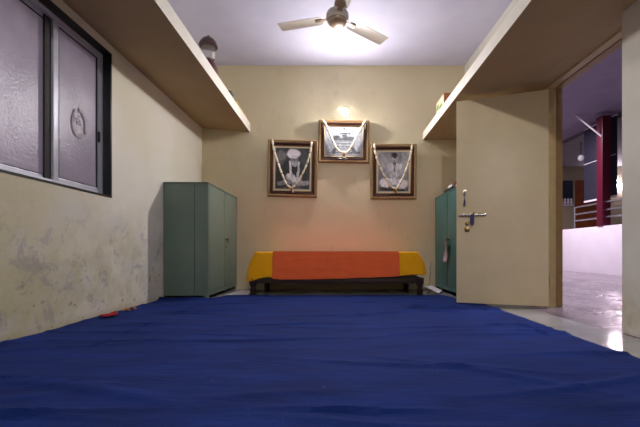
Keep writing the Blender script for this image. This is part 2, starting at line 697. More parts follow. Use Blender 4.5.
# ------------------------------------------------------------------ door_1
d1 = thing('door_1', 'cream painted door standing open below the right ledge', 'door', (1.865, 3.15, 0), kind='structure')
b = MB()
b.box((1.885, 3.2, 0), (1.95, 3.33, 1.963), 0.003)
b.box((1.885, OY0, 1.957), (1.95, 3.33, 2.02), 0.003)
b.build('frame', M['jamb'], d1, True)
b = MB()
b.box((1.95, 3.215, 0), (2.02, 3.33, 1.962), 0.003)
b.box((1.95, OY0, 1.95), (2.02, 3.215, 2.02), 0.002)
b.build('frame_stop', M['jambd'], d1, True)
LH = Vector((1.845, 3.13, 0))
LF = Vector((1.129, 3.387, 0))
u = (LF - LH)
LW = u.length
ang = math.atan2(u.y, u.x)
# leaf local frame: x from hinge to free edge, y to the back of the leaf
leaf = MB().box((0, -0.038, 0.018), (LW, 0.0, 1.908), 0.003).build('leaf', M['doorp'], d1)
leaf.location = LH - d1.location
leaf.rotation_euler = (0, 0, ang)
# local +y is the side toward the camera when the leaf swings left (u points to -x)


def leaf_xy(px, py):
    """pixel on the leaf's front -> local x, z"""
    # solve (LH + t*u).x / .y = (px-UX)/F
    k = (px - UX) / F
    t = (k * LH.y - LH.x) / (u.x - k * u.y)
    p = LH + u * t
    return t * LW, CZ + (UY - py) * p.y / F


def front(o):
    o.parent = leaf
    return o


fx, fz = leaf_xy(464.5, 198.5)
b = MB()
b.tube([(fx, 0.0, fz + 0.065), (fx, 0.028, fz + 0.06), (fx, 0.034, fz + 0.04), (fx, 0.034, fz - 0.04), (fx, 0.028, fz - 0.06), (fx, 0.0, fz - 0.065)], 0.012)
b.box((fx - 0.013, 0, fz + 0.05), (fx + 0.013, 0.004, fz + 0.08), 0.001)
b.box((fx - 0.013, 0, fz - 0.08), (fx + 0.013, 0.004, fz - 0.05), 0.001)
tag(front(b.build('handle', M['chrome'], leaf)), 'chrome pull handle')
x0, zb = leaf_xy(459, 215.5)
x1, _ = leaf_xy(486, 215.5)
b = MB()
b.tube([(x0, 0.016, zb), (x1, 0.016, zb)], 0.011)
for q in (0.16, 0.42, 0.66, 0.95):
    xx = x0 + (x1 - x0) * q
    b.box((xx - 0.009, 0, zb - 0.012), (xx + 0.009, 0.023, zb + 0.012), 0.003)
b.tube([(x0 + (x1 - x0) * 0.55, 0.016, zb), (x0 + (x1 - x0) * 0.55, 0.05, zb + 0.02)], 0.006)
tag(front(b.build('bolt', M['chrome'], leaf)), 'steel sliding bolt')
hx, hz = leaf_xy(472.2, 220)
b = MB()
b.prism([(hx - 0.017, hz + 0.05), (hx + 0.017, hz + 0.05), (hx + 0.017, hz - 0.035), (hx + 0.009, hz - 0.052), (hx - 0.009, hz - 0.052), (hx - 0.017, hz - 0.035)], 0.012, 0.03)
tag(front(b.build('hasp', M['hasp'], leaf)), 'dark blue hasp flap')
lx, lz = leaf_xy(467, 226.5)
b = MB()
rotm = Matrix.Rotation(-PI / 2, 3, 'X')
b.lathe([(0.024, 0), (0.024, 0.006), (0.014, 0.008), (0.012, 0.02), (0.016, 0.024), (0.014, 0.034), (0.004, 0.036)], (lx, 0, lz - 0.028), 16, rotm)
b.lathe([(0.018, 0), (0.018, 0.006), (0.012, 0.009), (0.003, 0.010)], (lx, 0, lz + 0.026), 16, rotm)
front(b.build('lock', M['brass'], leaf))
b = MB()
for zz in (0.25, 0.95, 1.65):
    b.tube([(1.868, 3.146, zz - 0.05), (1.868, 3.146, zz + 0.05)], 0.006)
b.build('hinge', M['jamb'], d1, True)

# ------------------------------------------------------------------ blue floor cloth
def smooth(a, b_, x):
    t = max(0.0, min(1.0, (x - a) / (b_ - a)))
    return t * t * (3 - 2 * t)


random.seed(21)
ridges = []
for k in range(46):
    x = random.uniform(-1.7, 1.3)
    y = 1.0 + 2.9 * random.random() ** 1.2
    a = random.gauss(0.0, 0.16)
    ridges.append((x, y, math.cos(a), math.sin(a), random.uniform(0.25, 0.8), random.uniform(0.012, 0.03), random.uniform(0.006, 0.015)))
ridges += [(-0.5, 1.98, 0.995, 0.06, 0.9, 0.02, 0.012), (0.55, 2.3, 0.99, 0.10, 0.7, 0.02, 0.010),
           (-1.1, 2.95, 0.999, 0.03, 0.6, 0.018, 0.012), (1.25, 2.18, 0.97, -0.2, 0.25, 0.02, 0.016),
           (-0.9, 1.25, 0.96, -0.25, 0.5, 0.03, 0.014), (0.1, 2.75, 0.995, 0.05, 0.8, 0.018, 0.009),
           (1.15, 2.38, 0.99, 0.02, 0.3, 0.016, 0.012)]


def cloth_h(x, y):
    h = 0.002
    for (rx, ry, ca, sa, L, wd, am) in ridges:
        dx, dy = x - rx, y - ry
        al = dx * ca + dy * sa
        if abs(al) > L:
            continue
        ac = -dx * sa + dy * ca + 0.02 * math.sin(al * 5 + rx * 9)
        if abs(ac) > wd * 4:
            continue
        e = (1 - (al / L) ** 2) ** 1.5
        # steep near side, long far side
        wdd = wd * (0.6 if ac < 0 else 1.5)
        h += am * e * math.exp(-(ac / wdd) ** 2)
    h += 0.0025 * (mnoise.noise((x * 2.2, y * 3.5, 0.3)) + 1)
    h += 0.0022 * (mnoise.noise((x * 2.0, y * 11, 1.3)) + 1)
    h += 0.0015 * (mnoise.noise((x * 9, y * 14, 4.3)) + 1)
    return h


def y_end(x):
    a = 3.635 + 0.405 * smooth(-1.285, -1.22, x)
    if x > 1.12:
        a = 4.04 - 0.40 * smooth(1.2, 1.29, x)
    return a + 0.02 * mnoise.noise((x * 3, 0, 1.7))


def x_rt(y):
    return 1.385 + 0.02 * mnoise.noise((0.4, y * 1.6, 2.2)) + 0.012 * mnoise.noise((0.9, y * 5, 6.2))


def carpet_pt(uu, vv):
    y0 = 0.35
    x = XL + 0.006 + (1.39 - XL) * uu
    ye = y_end(x)
    y = y0 + (ye - y0) * vv
    xx = XL + 0.006 + (x_rt(y) - XL - 0.006) * uu
    h = cloth_h(xx, y)
    # bunched up along the foot of the left wall and in front of the cabinets
    h += 0.012 * math.exp(-((xx - XL) / 0.04) ** 2) * (0.5 + 0.5 * mnoise.noise((0, y * 2.5, 8)) + 0.25)
    if xx < -1.2:
        h += 0.028 * math.exp(-((y - (ye - 0.03)) / 0.04) ** 2) * (1 - smooth(-1.32, -1.22, xx))
    # keep it flat under the open door leaf
    tl = max(0.0, min(1.0, (Vector((xx, y, 0)) - LH).dot(u) / (LW * LW)))
    dl = (Vector((xx, y, 0)) - (LH + u * tl)).length
    k = smooth(0.05, 0.16, dl)
    h = h * k + 0.008 * (1 - k)
    return (xx, y, max(0.003, h))


b = MB()
b.grid(carpet_pt, 170, 300)
o = b.build('floor_cloth', M['carpet'])
md = o.modifiers.new('thickness', 'SOLIDIFY')
md.thickness = 0.003
md.offset = -1
tag(o, 'dark blue wrinkled cloth spread over the room floor', 'floor cloth')

# ------------------------------------------------------------------ low bench, mat and cloths
bench = thing('wooden_bench', 'low dark wooden bench with turned legs under the yellow and orange cloths', 'bench', (0, 4.385, 0))
LEGP = [(0.020, 0), (0.034, 0.004), (0.036, 0.02), (0.030, 0.026), (0.030, 0.032), (0.038, 0.045), (0.036, 0.075), (0.026, 0.085), (0.026, 0.092),
        (0.035, 0.105), (0.042, 0.13), (0.046, 0.15), (0.046, 0.195), (0.03, 0.2)]
for sx, sy in ((-0.946, 4.09), (0.946, 4.09), (-0.90, 4.66), (0.90, 4.66)):
    MB().lathe(LEGP, (sx, sy, 0), 20).build('leg', M['darkwood'], bench, True)
for y in (4.09, 4.66):
    MB().box((-0.92, y - 0.025, 0.135), (0.92, y + 0.025, 0.19), 0.006).build('rail', M['darkwood'], bench, True)
for x in (-0.93, 0.93):
    MB().box((x - 0.025, 4.1, 0.135), (x + 0.025, 4.65, 0.19), 0.006).build('rail', M['darkwood'], bench, True)
MB().box((-0.95, 4.08, 0.19), (0.95, 4.68, 0.205), 0.003).build('top', M['darkwood'], bench, True)

b = MB()
b.box((-0.915, 4.092, 0.206), (0.915, 4.678, 0.465), 0.05, seg=4)
tag(b.build('mattress', M['mat']), 'dull pink mattress showing below the yellow cloth hem', 'mattress')


def rrect(hx, hy, r, n_side_x, n_side_y, n_c):
    """rounded rectangle outline, ccw from the front left, only left/front/right sides plus back"""
    pts = []
    def seg(p, q, n):
        for i in range(n):
            t = i / n
            pts.append((p[0] + (q[0] - p[0]) * t, p[1] + (q[1] - p[1]) * t))
    def arc(cx, cy, a0, n):
        for i in range(n):
            a = a0 + PI / 2 * i / n
            pts.append((cx + r * math.cos(a), cy + r * math.sin(a)))
    seg((-hx + r, -hy), (hx - r, -hy), n_side_x)
    arc(hx - r, -hy + r, -PI / 2, n_c)
    seg((hx, -hy + r), (hx, hy - r), n_side_y)
    arc(hx - r, hy - r, 0, n_c)
    seg((hx - r, hy), (-hx + r, hy), n_side_x)
    arc(-hx + r, hy - r, PI / 2, n_c)
    seg((-hx, hy - r), (-hx, -hy + r), n_side_y)
    arc(-hx + r, -hy + r, PI, n_c)
    return pts


NX, NY, NCC = 90, 24, 8
CY = 4.385
top = rrect(0.935, 0.315, 0.05, NX, NY, NCC)
bot = rrect(1.025, 0.338, 0.07, NX, NY, NCC)


def hem_z(x, y):
    if y < CY:
        z = 0.195 + 0.02 * smooth(-0.2, 0.8, x) + 0.02 * smooth(0.6, 0.9, x)
        z -= 0.035 * (1 - smooth(-1.0, -0.82, x))
        z += 0.012 * math.exp(-((x + 0.76) / 0.1) ** 2)
    else:
        z = 0.22
    return z + 0.004 * mnoise.noise((x * 6, y * 6, 0.5))


def drape(t, i):
    xt, yt = top[i]
    xb, yb = bot[i]
    # shoulder rounds over, then hangs slightly outwards
    e = 1 - (1 - t) ** 2.2
    x = xt + (xb - xt) * e
    y = yt + (yb - yt) * (t ** 0.8)
    sag = 0.010 * smooth(-0.95, -0.7, x) * smooth(0.95, 0.7, x)
    zt = 0.487 - 0.005 * abs(math.sin(x * 2.2))
    hz_ = hem_z(x, y + CY)
    z = zt + (hz_ - zt) * t
    rp = 0.006 * mnoise.noise((x * 4.5, y * 5, t * 1.2)) * t + 0.004 * math.sin(x * 23 + 2 * mnoise.noise((x * 3, 0, 0))) * t * t
    nrm = Vector((xb - xt, yb - yt, 0))
    if nrm.length > 1e-6:
        nrm.normalize()
    return Vector((x, y + CY, z)) + nrm * rp


b = MB()
NR = 22
n = len(top)
rows = []
# crown: shrink the outline to get a soft top
for sc_, dz in ((0.0, 0.0), (0.5, 0.0), (0.9, 0.0), (0.965, -0.001), (0.99, -0.006)):
    ring = []
    for i in range(n):
        xt, yt = top[i]
        if sc_ == 0.0:
            xx, yy = xt * 0.25, yt * 0.05
        else:
            ins = (1 - sc_) * 0.33
            xx = max(-0.935 + ins, min(0.935 - ins, xt)) if sc_ >= 0.9 else xt * (0.6 + 0.4 * sc_)
            yy = yt * (1 - ins / 0.33)
        ring.append(b.bm.verts.new((xx, yy + CY, 0.492 + dz - 0.004 * abs(mnoise.noise((xx * 4, yy * 6, 2))))))
    rows.append(ring)
for r in range(NR + 1):
    rows.append([b.bm.verts.new(drape(r / NR, i)) for i in range(n)])
for r in range(len(rows) - 1):
    for i in range(n):
        j = (i + 1) % n
        b.bm.faces.new((rows[r][i], rows[r + 1][i], rows[r + 1][j], rows[r][j]))
b.bm.faces.new(rows[0])
bmesh.ops.recalc_face_normals(b.bm, faces=b.bm.faces[:])
o = b.build('bench_cover', M['yellow'])
md = o.modifiers.new('thickness', 'SOLIDIFY')
md.thickness = 0.003
md.offset = 1
tag(o, 'yellow cloth draped over the low bench, showing at both ends', 'cloth')

# orange runner over the middle
b = MB()
OX0, OX1 = -0.712, 0.70


def runner(uu, vv):
    x = OX0 + (OX1 - OX0) * uu + 0.008 * mnoise.noise((vv * 4, uu * 3, 1)) + (0.02 * vv * (uu - 0.5))
    # v: 0 back hem ... front hem 1
    if vv < 0.2:
        t = 1 - vv / 0.2
        y, z = CY + 0.315 + 0.018 * t + 0.010, 0.496 - 0.25 * t
        if t == 0:
            z = 0.496
    elif vv < 0.45:
        t = (vv - 0.2) / 0.25
        y, z = CY + 0.315 + 0.008 - (0.63 + 0.012) * t, 0.4985
    else:
        t = (vv - 0.45) / 0.55
        hz_ = hem_z(x, 4.0) - 0.008 + 0.006 * math.sin(x * 3)
        e = t ** 0.8
        yy = -0.315 + (-0.338 + 0.315) * e
        zt = 0.4985
        z = zt + (hz_ - zt) * t
        rp = 0.006 * mnoise.noise((x * 4.5, yy * 5, t * 1.2)) * t + 0.004 * math.sin(x * 23 + 2 * mnoise.noise((x * 3, 0, 0))) * t * t
        y = CY + yy - rp - 0.011 - 0.004 * max(0, mnoise.noise((x * 5, t * 6, 5)))
    return (x, y, z)


b.grid(runner, 120, 80)
o = b.build('bench_runner', M['orange'])
bmd = o.modifiers.new('thickness', 'SOLIDIFY')
bmd.thickness = 0.002
bmd.offset = 0
tag(o, 'orange cloth laid across the middle of the yellow bench cover', 'cloth')

# ------------------------------------------------------------------ steel cabinets
def cabinet(loc, rz, depth, wide, high, body_m, door_m, label, group='steel cabinets'):
    """local: doors face +x, width along y, origin at the floor centre"""
    t = thing('steel_cabinet', label, 'cabinet', loc, (0, 0, rz), group)
    hd, hw, lg = depth / 2, wide / 2, 0.045
    bd = MB()
    th = 0.018
    bd.box((-hd, -hw, lg), (hd, -hw + th, high), 0.003)
    bd.box((-hd, hw - th, lg), (hd, hw, high), 0.003)
    bd.box((-hd, -hw + th, lg), (-hd + th, hw - th, high), 0.001)
    bd.box((-hd, -hw, high - th), (hd + 0.004, hw, high), 0.004)
    bd.box((-hd + th, -hw + th, lg), (hd, hw - th, lg + 0.045), 0.002)
    # folded seams on the two sides
    sx = -hd + depth * 0.69
    bd.box((sx - 0.004, -hw - 0.002, lg + 0.01), (sx + 0.002, -hw + 0.004, high - 0.004), 0.001)
    bd.box((sx - 0.004, hw - 0.004, lg + 0.01), (sx + 0.002, hw + 0.002, high - 0.004), 0.001)
    pass
    bd.build('body', body_m, t)
    sm_ = MB()
    sm_.box((sx + 0.003, -hw - 0.0012, lg + 0.02), (sx + 0.0065, -hw + 0.002, high - 0.02))
    sm_.build('seam', M['black'], t)
    for k, sgn in enumerate((-1, 1)):
        y0, y1 = (-hw + th + 0.005, -0.005) if sgn < 0 else (0.005, hw - th - 0.005)
        dr = MB()
        dr.box((hd - 0.018, y0, lg + 0.05), (hd + 0.003, y1, high - th - 0.004), 0.004)
        do = dr.build('door', door_m, t)
        if sgn > 0:
            hb = MB()
            hb.lathe([(0.018, 0), (0.018, 0.004), (0.01, 0.007), (0.009, 0.02), (0.013, 0.024), (0.004, 0.028)], (hd + 0.003, 0.06, high * 0.53), 14, Matrix.Rotation(PI / 2, 3, 'Y'))
            hb.box((hd + 0.024, 0.052, high * 0.53 - 0.045), (hd + 0.032, 0.068, high * 0.53 + 0.02), 0.003)
            hb.build('handle', M['greyp'], do)
            hb = MB()
            hb.lathe([(0.014, 0), (0.014, 0.004), (0.006, 0.006)], (hd + 0.003, 0.06, high * 0.53 - 0.085), 12, Matrix.Rotation(PI / 2, 3, 'Y'))
            hb.build('keyhole', M['greyp'], do)
            hb = MB()
            hb.box((hd + 0.003, 0.14, high * 0.535 - 0.012), (hd + 0.006, 0.19, high * 0.535 + 0.008), 0.001)
            hb.build('lock_plate', M['greyp'], do)
    for sx_ in (-1, 1):
        for sy_2 in (-1, 1):
            L = MB()
            cx_, cy_ = sx_ * (hd - 0.025), sy_2 * (hw - 0.025)
            L.box((cx_ - 0.022, cy_ - 0.022, 0), (cx_ + 0.022, cy_ + 0.022, lg + 0.004), 0.004)
            L.build('leg', M['black'] if sx_ < 0 else body_m, t)
    return t


cabL = cabinet((-1.538, 4.20, 0), 0, 0.455, 1.055, 1.206, M['steel_l'], M['steel_ld'],
               'grey green steel two door cabinet in the left corner by the bench')
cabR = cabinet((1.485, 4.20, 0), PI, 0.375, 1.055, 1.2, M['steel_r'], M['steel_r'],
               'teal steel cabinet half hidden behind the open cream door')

# things on and by the right cabinet
b = MB()
b.box((1.302, 4.06, 1.2), (1.53, 4.36, 1.23), 0.004)
tag(b.build('black_tray', M['black']), 'flat black tray on top of the teal cabinet', 'tray')
b = MB()
b.box((1.304, 4.065, 1.2302), (1.52, 4.22, 1.262), 0.006)
tag(b.build('paper_stack', M['paper']), 'white papers lying on the black tray on the teal cabinet', 'papers')
b = MB()
b.lathe([(0.028, 0), (0.034, 0.004), (0.04, 0.04), (0.036, 0.075), (0.03, 0.075)], (1.345, 3.985, 1.2), 18)
tag(b.build('small_cup', M['redb']), 'small dark red cup beside the papers on the teal cabinet', 'cup')
b = MB()
b.lathe([(0.006, 0), (0.022, 0.004), (0.028, 0.02), (0.018, 0.034), (0.004, 0.038)], (1.325, 3.92, 1.2), 14)
tag(b.build('white_knob_jar', M['white']), 'tiny white pot before the dark red cup on the teal cabinet', 'pot')

tg = thing('key_tag', 'pale cloth tag hanging with keys on the teal cabinet door', 'key tag', (1.255, 4.15, 0.63))
b = MB()


def tagpt(uu, vv):
    z = 0.615 - 0.245 * vv
    y = 4.15 + (uu - 0.5) * (0.09 + 0.04 * math.sin(vv * 3)) + 0.05 * vv
    return (1.262 - 0.008 * math.sin(vv * 6 + uu * 2) + 0.004 * uu, y, z)


b.grid(tagpt, 6, 16)
o = b.build('cloth_tag', simple('lilac_rag', (168, 148, 156), 0.9, var=0.3, scale=30), tg, True)
o.modifiers.new('thickness', 'SOLIDIFY').thickness = 0.003
b = MB()
for k in range(3):
    b.box((1.255 - 0.004 * k, 4.10 + 0.02 * k, 0.55 - 0.02 * k), (1.257 - 0.004 * k, 4.115 + 0.02 * k, 0.63), 0.0005)
b.tube([(1.26 + 0.0 * a, 4.13 + 0.022 * math.cos(a), 0.635 + 0.022 * math.sin(a)) for a in [2 * PI * i / 14 for i in range(15)]], 0.0025, 6)
b.build('keys', M['greyp'], tg, True)

# white sheet and bits on the floor
b = MB()
P = [Vector((1.187, 4.17, 0.013)), Vector((1.275, 4.34, 0.03)), Vector((1.262, 4.71, 0.05)), Vector((1.10, 4.70, 0.046))]


def sheet(uu, vv):
    p = (P[0] * (1 - uu) + P[1] * uu) * (1 - vv) + (P[3] * (1 - uu) + P[2] * uu) * vv
    p.z += 0.006 * math.sin(vv * 3) * (1 - uu)
    return p


b.grid(sheet, 8, 16)
o = b.build('paper_sheet', M['paper'])
o.modifiers.new('thickness', 'SOLIDIFY').thickness = 0.0015
tag(o, 'white paper sheet on the floor between bench and teal cabinet', 'paper')

b = MB()
b.grid(lambda a, c_: (-1.27 + 0.26 * a + 0.05 * c_, 4.10 + 0.5 * c_ + 0.03 * a, 0.004 + 0.012 * math.sin(c_ * 3) * a), 8, 12)
o = b.build('paper_sheet', M['paper'])
o.modifiers.new('thickness', 'SOLIDIFY').thickness = 0.0015
tag(o, 'white paper sheet on the floor between grey green cabinet and bench', 'paper')

b = MB()


def scrap(uu, vv):
    y = 2.60 + 0.19 * uu
    x = XL + 0.055 + 0.075 * vv * math.sin(PI * min(1, uu * 0.9 + 0.1)) + 0.01 * mnoise.noise((uu * 5, vv * 3, 1))
    z = 0.024 + 0.016 * math.sin(PI * vv) * (0.6 + 0.6 * mnoise.noise((uu * 7, vv * 4, 3)))
    return (x, y, z)


b.grid(scrap, 24, 8)
o = b.build('cloth_scrap', M['redc'])
o.modifiers.new('thickness', 'SOLIDIFY').thickness = 0.006
tag(o, 'crumpled red cloth scrap at the foot of the left wall', 'cloth scrap')
b = MB()
for k in range(7):
    yy = 2.88 + 0.022 * k + random.uniform(-0.01, 0.01)
    b.ball((XL + 0.085 + random.uniform(-0.02, 0.03), yy, 0.026 + random.uniform(0, 0.006)), 0.012, (random.uniform(.7, 1.3), random.uniform(.8, 1.7), 0.7), 8, 6)
tag(b.build('dried_petals', M['petal']), 'small heap of dried orange petals near the red scrap', 'petals', kind='stuff')

# ------------------------------------------------------------------ framed pictures
def ell(u_, v_, cx, cy, rx, ry, soft=0.25):
    d = math.sqrt(((u_ - cx) / rx) ** 2 + ((v_ - cy) / ry) ** 2)
    return 1 - smooth(1 - soft, 1 + soft, d)


def capsule(u_, v_, a, b_, r, soft=0.3):
    ax, ay = a
    bx, by = b_
    dx, dy = bx - ax, by - ay
    t = max(0, min(1, ((u_ - ax) * dx + (v_ - ay) * dy) / (dx * dx + dy * dy)))
    d = math.hypot(u_ - ax - dx * t, v_ - ay - dy * t) / r
    return 1 - smooth(1 - soft, 1 + soft, d)


def paint(base, layers):
    def f(u_, v_):
        g_ = base(u_, v_) if callable(base) else base
        u0, v0 = u_, v_
        u_ += 0.022 * mnoise.noise((u0 * 9, v0 * 9, 1.5))
        v_ += 0.022 * mnoise.noise((u0 * 9, v0 * 9, 6.5))
        for fn, val in layers:
            a = fn(u_, v_)
            g_ = g_ * (1 - a) + val * a
        return g_ * (1 + 0.28 * mnoise.noise((u0 * 14, v0 * 10, 3.3)) + 0.14 * mnoise.noise((u0 * 32, v0 * 28, 8.3)))
    return f


E = lambda *a: (lambda u_, v_: ell(u_, v_, *a))
K = lambda *a: (lambda u_, v_: capsule(u_, v_, *a))
nz = lambda u_, v_, s: 0.5 + 0.5 * mnoise.noise((u_ * s, v_ * s, 7.7))

left_print = paint(lambda u_, v_: 0.07 + 0.05 * nz(u_, v_, 6), [
    (E(0.16, 0.82, 0.16, 0.14), 0.22), (E(0.12, 0.62, 0.12, 0.05), 0.16), (E(0.88, 0.75, 0.1, 0.2), 0.12),
    (E(0.5, 0.42, 0.34, 0.30), 0.05), (K((0.3, 0.52), (0.22, 0.22), 0.09), 0.07), (K((0.72, 0.52), (0.8, 0.25), 0.09), 0.07),
    (E(0.55, 0.72, 0.105, 0.11), 0.28), (E(0.55, 0.62, 0.08, 0.07), 0.45),
    (E(0.52, 0.865, 0.185, 0.115), 0.80), (E(0.45, 0.84, 0.07, 0.05), 0.62), (E(0.56, 0.80, 0.12, 0.02), 0.5),
    (E(0.51, 0.735, 0.022, 0.012), 0.06), (E(0.60, 0.735, 0.022, 0.012), 0.06), (E(0.555, 0.69, 0.02, 0.02), 0.2),
    (K((0.42, 0.66), (0.46, 0.36), 0.035), 0.62), (K((0.68, 0.66), (0.66, 0.34), 0.035), 0.5),
    (E(0.45, 0.29, 0.15, 0.085), 0.50), (E(0.60, 0.22, 0.16, 0.09), 0.55), (E(0.38, 0.33, 0.07, 0.05), 0.66),
    (K((0.1, 0.13), (0.45, 0.17), 0.05), 0.30), (K((0.55, 0.12), (0.95, 0.15), 0.055), 0.36), (E(0.5, 0.03, 0.3, 0.03), 0.2)])
right_print = paint(lambda u_, v_: 0.24 + 0.12 * nz(u_, v_, 5) - 0.10 * smooth(0.3, 0.0, v_), [
    (E(0.1, 0.8, 0.18, 0.25), 0.34), (E(0.92, 0.75, 0.14, 0.25), 0.36),
    (K((0.34, 0.62), (0.26, 0.40), 0.075), 0.38), (K((0.74, 0.62), (0.80, 0.40), 0.075), 0.38),
    (E(0.54, 0.57, 0.24, 0.17), 0.40), (K((0.36, 0.64), (0.72, 0.64), 0.07), 0.50), (E(0.45, 0.56, 0.08, 0.05), 0.52), (E(0.63, 0.56, 0.08, 0.05), 0.52),
    (K((0.54, 0.66), (0.54, 0.42), 0.012), 0.18), (E(0.54, 0.42, 0.16, 0.08), 0.48),
    (K((0.54, 0.72), (0.54, 0.78), 0.06), 0.2), (E(0.54, 0.84, 0.095, 0.10), 0.38), (E(0.54, 0.92, 0.10, 0.075), 0.05),
    (E(0.50, 0.845, 0.02, 0.012), 0.05), (E(0.585, 0.845, 0.02, 0.012), 0.05), (E(0.545, 0.785, 0.03, 0.012), 0.1),
    (E(0.24, 0.22, 0.19, 0.13), 0.62), (E(0.78, 0.18, 0.2, 0.12), 0.62), (E(0.52, 0.26, 0.2, 0.09), 0.55),
    (K((0.2, 0.32), (0.45, 0.18), 0.03), 0.42), (K((0.12, 0.05), (0.85, 0.02), 0.03), 0.05), (K((0.1, 0.09), (0.3, 0.06), 0.03), 0.06)])


def glyph_marks():
    rnd = random.Random(5)
    L = []
    # two short lines of lettering hanging from a head line
    for (x0_, x1_, y_, h_) in ((0.40, 0.66, 0.80, 0.05), (0.46, 0.60, 0.715, 0.05)):
        L.append((K((x0_, y_), (x1_, y_), 0.010), 0.10))
        x = x0_ + 0.015
        while x < x1_:
            L.append((K((x, y_), (x + rnd.uniform(-.008, .008), y_ - h_), 0.0085), 0.10))
            if rnd.random() < 0.6:
                L.append((E(x + 0.014, y_ - h_ * 0.55, 0.014, 0.016), 0.16))
            x += rnd.uniform(0.024, 0.034)
    return L


mid_print = paint(lambda u_, v_: 0.55 + 0.12 * nz(u_, v_, 3), [
    (E(0.5, 0.95, 0.028, 0.03), 0.2), (E(0.1, 0.25, 0.16, 0.3), 0.5),
    (K((0.25, 0.60), (0.78, 0.60), 0.055), 0.22), (E(0.30, 0.66, 0.10, 0.05), 0.2), (E(0.68, 0.64, 0.12, 0.05), 0.24),
    (E(0.42, 0.645, 0.06, 0.04), 0.5), (K((0.3, 0.52), (0.74, 0.52), 0.03), 0.42), (K((0.34, 0.42), (0.7, 0.42), 0.022), 0.36),
    (K((0.36, 0.33), (0.66, 0.33), 0.02), 0.4), (E(0.5, 0.25, 0.2, 0.05), 0.48),
    (K((0.20, 0.10), (0.30, 0.30), 0.045), 0.22), (K((0.82, 0.10), (0.72, 0.30), 0.045), 0.22),
    (K((0.06, 0.10), (0.36, 0.10), 0.022), 0.28), (K((0.64, 0.10), (0.94, 0.10), 0.022), 0.28)] + glyph_marks())


def ring_rect(mb, W, H, i0_, i1_, y0, y1):
    """rectangular moulding: outer inset i0, inner inset i1, depth y0 (outer) and y1 (inner) in front of the wall"""
    def corners(i_, y):
        return [(-W / 2 + i_, y, i_), (W / 2 - i_, y, i_), (W / 2 - i_, y, H - i_), (-W / 2 + i_, y, H - i_)]
    mb_v = [[mb.bm.verts.new(p) for p in corners(i0_, 0)], [mb.bm.verts.new(p) for p in corners(i0_, y0)],
            [mb.bm.verts.new(p) for p in corners((i0_ * 2 + i1_) / 3, min(y0, y1) - 0.006)],
            [mb.bm.verts.new(p) for p in corners(i1_, y1)], [mb.bm.verts.new(p) for p in corners(i1_, 0)]]
    for r in range(4):
        for k in range(4):
            q = (k + 1) % 4
            mb.bm.faces.new((mb_v[r][k], mb_v[r][q], mb_v[r + 1][q], mb_v[r + 1][k]))
    bmesh.ops.recalc_face_normals(mb.bm, faces=mb.bm.faces[:])


def picture(cx, zbot, W, H, roll, tilt, label, fn, tint, mount, gam=1.45):
    t = thing('framed_picture', label, 'picture', (cx, YB - 0.006, zbot), (tilt, roll, 0), 'framed pictures on the back wall')
    o_ = MB()
    ring_rect(o_, W, H, 0.0, 0.034, -0.022, -0.030)
    step = 0.02
    nx, nzz = int(W / step), int(H / step)
    for k in range(nx):
        x = -W / 2 + 0.012 + (W - 0.024) * (k + 0.5) / nx
        for z in (0.012, H - 0.012):
            o_.ball((x, -0.028, z), 0.008, (1, 1, 1), 6, 4)
    for k in range(nzz):
        z = 0.02 + (H - 0.04) * (k + 0.5) / nzz
        for x in (-W / 2 + 0.012, W / 2 - 0.012):
            o_.ball((x, -0.028, z), 0.008, (1, 1, 1), 6, 4)
    o_.build('outer_moulding', M['gold'], t)
    i_ = MB()
    ring_rect(i_, W, H, 0.034, 0.068, -0.028, -0.020)
    i_.build('inner_moulding', M['maroon'], t)
    i_ = MB()
    ring_rect(i_, W, H, 0.068, 0.080, -0.022, -0.018)
    i_.build('gilt_lip', M['gold'], t)
    mm = MB()
    mm.box((-W / 2 + 0.078, -0.012, 0.078), (W / 2 - 0.078, -0.008, H - 0.078))
    mm.build('mount', M['mountb'], t)
    pr = MB()
    ins = 0.08 + mount
    w_, h_ = W - 2 * ins, H - 2 * ins
    NU, NV = 120, int(120 * h_ / w_)
    pr.grid(lambda a, c_: (-w_ / 2 + w_ * a, -0.0135, ins + h_ * c_), NU, NV)
    po = pr.build('print', M['photo'], t, flat=True)
    ca = po.data.color_attributes.new('print', 'FLOAT_COLOR', 'POINT')
    for i, v in enumerate(po.data.vertices):
        g_ = fn((v.co.x + w_ / 2) / w_, (v.co.z - ins) / h_)
        g_ = min(0.92, (g_ ** gam) * 0.82 if mount < 0.02 else (g_ ** 1.6) * 1.9)
        ca.data[i].color = (g_ * tint[0], g_ * tint[1], g_ * tint[2], 1)
    return t


